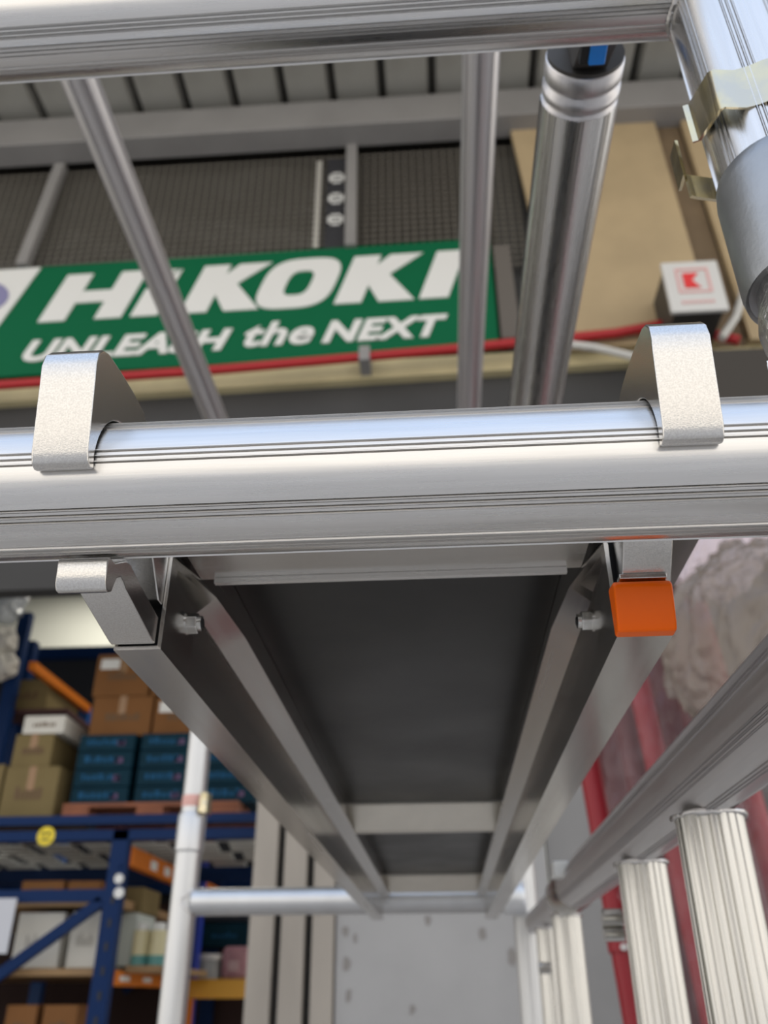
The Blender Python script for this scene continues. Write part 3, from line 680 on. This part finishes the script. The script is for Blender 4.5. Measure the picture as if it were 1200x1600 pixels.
# guard rails running away overhead
for nm, X, lb in (('left', -.468, 'overhead aluminium guard rail running away, slanting across the lettering at left'), ('mid', .092, 'overhead aluminium guard rail running away, right end of the green sign')):
    g_ = thing('guard_rail', lb, 'rail', (X, .30, ZTOP), 'overhead guard rails')
    part('rail_tube', MB().loft((X, YF + .03, ZTOP + .0), (X, YB - .03, ZTOP), ridged(R * .98, [k * 45 + 10 for k in range(8)])), ALUR, g_, smooth=30)
    for yy, s_ in ((YF, 1), (YB, -1)):
        mb = MB(); mb.prism([(yy + s_ * .034, ZTOP - .02), (yy + s_ * .034, ZTOP + .02), (yy + s_ * .01, ZTOP + .036), (yy - s_ * .02, ZTOP + .034), (yy - s_ * .034, ZTOP + .012), (yy - s_ * .027, ZTOP + .010), (yy - s_ * .018, ZTOP + .024), (yy, ZTOP + .0285), (yy + s_ * .018, ZTOP + .024), (yy + s_ * .0275, ZTOP + .005)], 'x', X - .012, X + .012)
        part('claw', mb, ZINC, g_)
# big brace with blue trigger
X3 = .1105; Z3 = .528; Y3 = .338
br = thing('horizontal_brace', 'thick overhead brace tube with dark end and blue trigger, right of centre', 'brace', (X3, Y3, Z3))
prof3 = ridged(.0255, [k * 45 + 5 for k in range(8)])
part('brace_tube', MB().loft((X3, Y3 + .03, Z3), (X3, YB - .03, Z3), prof3), ALU['y'], br, smooth=30)
def lathe_y(cx, cz, prof, n=48):
    a = lathe(0, 0, prof, n); b = MB(); b.f = [q[::-1] for q in a.f]; b.v = [(cx + x, z, cz + y) for x, y, z in a.v]; return b
part('swaged_end', lathe_y(X3, Z3, [(Y3 + .0005, .0245), (Y3 + .002, .0255), (Y3 + .0125, .0255), (Y3 + .0145, .0238), (Y3 + .0165, .0238), (Y3 + .0185, .0257), (Y3 + .0245, .0257), (Y3 + .0265, .0238), (Y3 + .0285, .0238), (Y3 + .0305, .0256)]), ALUR, br, smooth=60)
part('end_plate', lathe_y(X3, Z3, [(Y3 - .002, .0246), (Y3 + .001, .0246)]), ENDP, br)
mb = MB(); yy = YF; zz = ZT
arc = [(yy + (R + .0012) * math.sin(a), zz + (R + .0012) * math.cos(a)) for a in [math.radians(q) for q in range(95, -71, -15)]]
mb.prism([(Y3 - .001, Z3 - .012), (Y3 - .004, Z3 - .020), (yy + .030, zz + .006)] + arc + [(yy - .032, zz + .012), (yy - .026, zz + .03), (yy - .005, zz + .040), (Y3 - .02, Z3 + .016), (Y3 - .001, Z3 + .016)], 'x', X3 - .011, X3 + .011)
part('claw', mb, ENDP, br, bevel=.001)
bl = un(935, 85, 1, .318)
mb = B((bl.x - .0065, .308, bl.z - .0065), (bl.x + .0035, .321, bl.z + .013))
part('trigger', mb, BLUEP, br, bevel=.001)
part('trigger_block', B((bl.x - .0115, .309, bl.z - .0045), (bl.x - .0067, .321, bl.z + .012)), BLACK, br)
part('claw', (lambda m: m)(MB().prism([(YB + .034, Z3 - .02), (YB + .034, Z3 + .02), (YB + .01, Z3 + .032), (YB - .034, Z3 + .02), (YB - .034, Z3 - .02), (YB - .03, Z3 - .02), (YB - .028, Z3 + .012), (YB, Z3 + .0245), (YB + .028, Z3 + .01), (YB + .029, Z3 - .02)], 'x', X3 - .011, X3 + .011)), CAST, br)

# platform --------------------------------------------------------------
LX0, LX1 = -.1375, -.1170; RX0, RX1 = .0755, .0985
Z0, ZF, ZL, ZD = .1300, .1655, .1735, .2030; YN, YE = .3375, 1.79
pf = thing('scaffold_platform', 'narrow aluminium scaffold platform seen from below, dark deck between two side rails', 'platform', (-.02, YN, Z0))
def channel(x0, x1, s_):    # hollow box rail; inner side faces the deck; s_=+1 : inner side at +x
    xi = x1 if s_ > 0 else x0; xo = x0 if s_ > 0 else x1; t = .0017
    def sec(q):
        w_ = .0125 * q * s_; g_ = .0050 * q * s_; t2 = .0014 * s_
        P = [(xo, Z0), (xi, Z0), (xi, ZF), (xi + w_, ZL), (xi + w_, ZL + .002), (xi + g_, ZL + .004), (xi + g_, ZD + .010), (xo - .034 * s_, ZD + .010), (xo - .034 * s_, ZD - .006), (xo, ZD - .006)]
        Q = [(xo + t * s_, Z0 + t), (xi - t * s_, Z0 + t), (xi - t * s_, ZF), (xi + w_ - t2 * 1.4, ZL - .0005), (xi + w_ - t2, ZL + .0008), (xi + g_ - t2, ZL + .0045), (xi + g_ - t2, ZD + .0085), (xo - .0325 * s_, ZD + .0085), (xo - .0325 * s_, ZD - .0045), (xo + t * s_, ZD - .0045)]
        return P, Q
    mb = MB(); v = []; f = []; n = 10
    for y, q in ((YN, .0), (YN + .045, .75), (YN + .10, 1), (YE, 1)):
        P, Q = sec(q); v += [(x, y, z) for x, z in P] + [(x, y, z) for x, z in Q]
    for k in range(3):
        o_ = 2 * n * k
        for i in range(n):
            j = (i + 1) % n
            f += [(o_ + i, o_ + j, o_ + 2 * n + j, o_ + 2 * n + i), (o_ + n + j, o_ + n + i, o_ + 3 * n + i, o_ + 3 * n + j)]
    for i in range(n):
        j = (i + 1) % n; o_ = 6 * n
        f += [(i, n + i, n + j, j), (o_ + i, o_ + j, o_ + n + j, o_ + n + i)]
    return mb.add(v, f)
part('side_rail', channel(LX0, LX1, 1), ALUD['y'], pf, bevel=.0004)
part('side_rail', channel(RX0, RX1, -1), ALUD['y'], pf, bevel=.0004)
GP = .0053
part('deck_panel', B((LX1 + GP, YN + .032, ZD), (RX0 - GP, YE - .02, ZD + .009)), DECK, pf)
part('cross_member', B((LX1 + GP, YN + .0002, ZL + .0022), (RX0 - GP, YN + .0290, ZD - .0005)), ALUD['x'], pf, bevel=.0006)
part('lip_strip', B((LX1 + .0126, YN + .0265, ZL - .0006), (RX0 - .0126, YN + .0295, ZL + .0021)), ALU['x'], pf)
BARM = mat('satin_cross_bar', (.78, .74, .66), .42, 1, var=.05, vscale=40)
for yb in (1.078, 1.757):
    mb = MB(); mb.prism([(yb, ZL + .0022), (yb + .020, ZL + .0022), (yb + .020, ZD - .0005), (yb - .030, ZD - .0005), (yb - .030, ZD - .003)], 'x', LX1 + GP, RX0 - GP)
    part('cross_member', mb, BARM, pf)
# hooks
cy, cz_h = YF, ZH
arc_in = [(cy + (R + .0012) * math.sin(math.radians(q)), cz_h + (R + .0012) * math.cos(math.radians(q))) for q in range(-100, 101, 8)]
outer = [(.2475, .1635), (.2445, .1620), (.2418, .1630), (.2400, .1665), (.2345, .1935), (.2330, .2000), (.2338, .2052), (.2370, .2093), (.2420, .2117), (.2550, .2135), (.2700, .2148), (.2830, .2146), (.2950, .2110), (.3120, .2010), (.3370, .1900), (.3370, .1500), (.3315, .1500), (.3150, .1660), (.3020, .1690)]
def hook(x0, x1):
    return MB().prism([(.2475, .1635)] + arc_in[1:] + list(reversed(outer[1:])), 'x', x0, x1)
for (a_, b_, lb) in ((-.1390, -.1185, 'zinc-plated steel hook over the crossbar, left side'), (.0790, .0995, 'zinc-plated steel hook over the crossbar, right side')):
    o = part('hook', hook(a_, b_), ZINC, pf, bevel=.0008); o['label'] = lb
# black blocks painting the shade inside the hollow rails
for x0, x1 in ((LX0 + .002, LX1 - .002), (RX0 + .002, RX1 - .002)):
    part('rail_end_shade', B((x0, YN + .006, Z0 + .002), (x1, YN + .010, ZD - .02)), BLACK, pf)
# left wind-lock clip
lc = [(.2745, .1427), (.2738, .1400), (.2752, .1322), (.2768, .1302), (.2790, .1300), (.2822, .1316), (.2835, .1350), (.2850, .1385), (.2880, .1405), (.2915, .1400), (.2950, .1385), (.3330, .1318), (.3360, .1318), (.3360, .1350), (.3360, .1440), (.3100, .1475), (.2960, .1500), (.2910, .1490), (.2860, .1462), (.2810, .1432)]
o = part('lock_clip', MB().prism(lc, 'x', -.1382, -.1192), ZINC, pf, bevel=.0006)
o['label'] = 'bare zinc-plated wind-lock clip'
# right side: clip end wrapped in orange plastic
oc = [(.3340, .1506), (.3262, .1496), (.3246, .1474), (.3282, .1322), (.3298, .1290), (.3365, .1288), (.3365, .1506)]
o = part('end_cap', MB().prism(oc, 'x', .0742, .0982), ORANGE, pf, bevel=.0012, seg=3)
o['label'] = 'bright orange plastic end cap'
part('hook_lip', B((.0777, .3270, .1512), (.0972, .3330, .1536)), ZINC, pf, bevel=.0005)
# bolts with lock nuts
def hexnut(c, dx, s_):
    n = part('lock_nut', MB().loft(c, (c[0] + dx, c[1], c[2]), [(i * math.pi / 3 + .2, .0051) for i in range(6)]), STEEL, pf, bevel=.0005)
    mb = MB().loft((c[0] + dx, c[1], c[2]), (c[0] + dx * 1.32, c[1], c[2]), [(i * math.pi / 8, .0036) for i in range(16)])
    part('nut_collar', mb, STEEL, n, smooth=True)
    mb = MB().loft((c[0] + dx, c[1], c[2]), (c[0] + dx * 1.42, c[1], c[2]), [(i * math.pi / 6, .0021) for i in range(12)])
    part('stud', mb, BLACK, n, smooth=True)
    mb = MB().loft((c[0] - dx * .02, c[1], c[2]), (c[0] + dx * .14, c[1], c[2]), [(i * math.pi / 10, .0053) for i in range(20)])
    part('washer', mb, STEEL, n, smooth=True)
hexnut((LX1, .3700, .1548), .0055, 1); hexnut((RX0, .3850, .1605 - .004), -.0055, -1)
# far hooks
for a_, b_ in ((LX0, LX1), (RX0, RX1)):
    hy = [(2 * (YE + (YB - YE)) * 0 + (YB + YF - y), z) for y, z in [(.2475, .1635)] + arc_in[1:] + list(reversed(outer[1:]))]
    hy = [(max(y, YE), z) for y, z in hy]
    part('hook', MB().prism(hy, 'x', a_, b_), ZINC, pf)

# side frame G running back on the right ---------------------------------
GX, GZ = .171, .1262
sf = thing('side_ladder_frame', 'aluminium side frame at lower right, ribbed rail running away with fluted uprights below', 'scaffold', (GX, 1.0, FL))
part('top_rail', MB().loft((GX, YF + .03, GZ), (GX, 1.34, GZ), ridged(R, [k * 45 + 12 for k in range(8)])), ALUR, sf, smooth=30)
part('top_rail', MB().cyl((GX, 1.34, GZ), (GX, YB - .028, GZ), .0195, 32), ALUR, sf, smooth=True)
part('rail_collar', lathe_y(GX, GZ, [(1.22, .0256), (1.225, .0275), (1.34, .0275), (1.345, .022)]), ALUD['y'], sf, smooth=30)
for i, (yy, r_) in enumerate(((.583, .0210), (.803, .0205), (1.345, .0205), (1.60, .0205))):
    part('upright', MB().loft((GX, yy, FL + .06), (GX, yy, GZ - .0262 + .004 * 0), fluted(r_, 22, .0009)), ALUU, sf, smooth=30)
    part('weld_bead', weld(GX, yy, GZ - R - .001, r_, 'z'), WELD, sf, smooth=50)
part('bottom_rail', MB().cyl((GX, .45, FL + .03), (GX, 1.8, FL + .03), .029, 24), ALU['y'], sf, smooth=True)
for (yy, zz, s_) in ((.86, .062, .008), (.86, .049, .006), (1.50, .04, .008)):
    part('bolt', MB().cyl((GX - .030, yy, zz), (GX - .012, yy, zz), s_, 12), STEEL, sf, smooth=True)
c = un(873, 1359, 0, GX - .03)
part('bolt', B((c.x - .008, c.y - .01, c.z - .009), (c.x + .012, c.y + .02, c.z + .009)), STK, sf, bevel=.002)
c = un(800, 1403, 1, YB - .03)
mb = MB(); mb.cyl((c.x - .02, c.y, c.z), (c.x + .025, c.y, c.z), .030, 20)
part('coupler', mb, mat('bright_coupler', (.82, .84, .86), .35, .6), far, bevel=.006)

# red props wrapped in film ----------------------------------------------
REDP = mat('red_prop_paint', (.30, .004, .014), .4); MAUVE = mat('dull_red_paint', (.15, .04, .045), .6, var=.25, vscale=6)
props = [  # px at y=1200, Y, radius, bright, tilt
    (932, 2.35, .030, 1), (968, 2.5, .045, 0), (1038, 2.1, .028, 1), (1005, 2.3, .035, 0), (1078, 2.2, .045, 0), (1125, 2.0, .040, 0), (1170, 2.1, .03, 1)]
for i, (px, Y, r, br_) in enumerate(props):
    a = un(px, 1200, 1, Y); top = un(px - 25, 900, 1, Y).z
    base = Vector((a.x + .05 * 1.6, Y - .1, FL)); tp = Vector((a.x - .03, Y + .06, min(.95, top)))
    nm = ['leftmost', 'second from left', 'third from left', 'fourth from left', 'fifth from left', 'sixth from left', 'rightmost']
    order = sorted(range(len(props)), key=lambda q: props[q][0]).index(i)
    t = thing('steel_prop', ('bright red' if br_ else 'dull red') + ' upright steel tube behind the side frame, ' + nm[order] + ' of the bundle', 'tube', tuple(base), 'red steel tubes leaning behind the side frame')
    part('tube', MB().cyl(base, tp, r, 20), REDP if br_ else MAUVE, t, smooth=True)
    d = (tp - base).normalized(); c = base + d * (1.55 + .12 * (i % 3))
    part('collar', MB().cyl(c, c + d * .05, r * 1.18, 20), REDP if br_ else MAUVE, t, smooth=True)
    if br_:
        for s_ in (0, .035):
            c2 = c + d * (.01 + s_); part('pin', MB().cyl(c2 + Vector((-.004, -r - .012, 0)), c2 + Vector((-.004, -r + .01, 0)), .008, 10), STK, t)
mb = MB()
a = un(880, 1150, 1, 2.2); b = un(1300, 1150, 1, 2.2)
# sheet of clear wrap hanging in front of the tubes
xa, xb = a.x + .03, b.x
solo('plastic_wrap', crumple(xa, xb, -.9, .80, 1.86, .035, 46, 60, 9, .8), film('tube_wrap_film', (.45, .36, .36), .84, .14), 'clear plastic sheet hanging in front of the red tubes', 'wrap')
a = un(1078, 850, 1, 1.30); b = un(1060, 1120, 1, 1.30)
from mathutils import noise as MN
def bag(cx, cy_, cz1_, sx_, sy_, sz_, seed, m, label, name='plastic_bag'):
    bm = bmesh.new(); bmesh.ops.create_icosphere(bm, subdivisions=6, radius=1)
    for q in bm.verts:
        p = q.co.copy(); u = Vector((p.x * 2.1 + seed, p.y * 1.6, p.z * .7)); w2 = MN.noise_vector(u * 1.3) * .6
        s_ = .22 * abs(MN.noise(u * 1.2 + w2)) + .16 * abs(MN.noise(u * 3.1 + w2 * 2)) + .07 * abs(MN.noise(u * 7.3 + w2 * 3))
        q.co = Vector((p.x * sx_, p.y * sy_, p.z * sz_)) * (.84 + s_) + Vector((cx, cy_, cz1_)) + Vector((.35 * p.z * sx_, 0, 0))
    mb = MB(); mb.add([tuple(q.co) for q in bm.verts], [tuple(x.index for x in p.verts) for p in bm.faces]); bm.free()
    return solo(name, mb, m, label, 'bag', smooth=80)
c = un(1165, 985, 1, 1.74)
bag(c.x + .01, 1.74, c.z, .19, .11, .225, 4, film('brown_bag_film', (.27, .215, .17), .52, .13), 'crumpled brownish translucent plastic bundle at right below the crossbar')
c = un(1130, 880, 1, 1.92)
bag(c.x, 1.92, c.z + .065, .13, .05, .17, 8, film('pink_white_bag_film', (.74, .62, .66), .15, .2), 'pink and white plastic bag beside the platform edge at right')
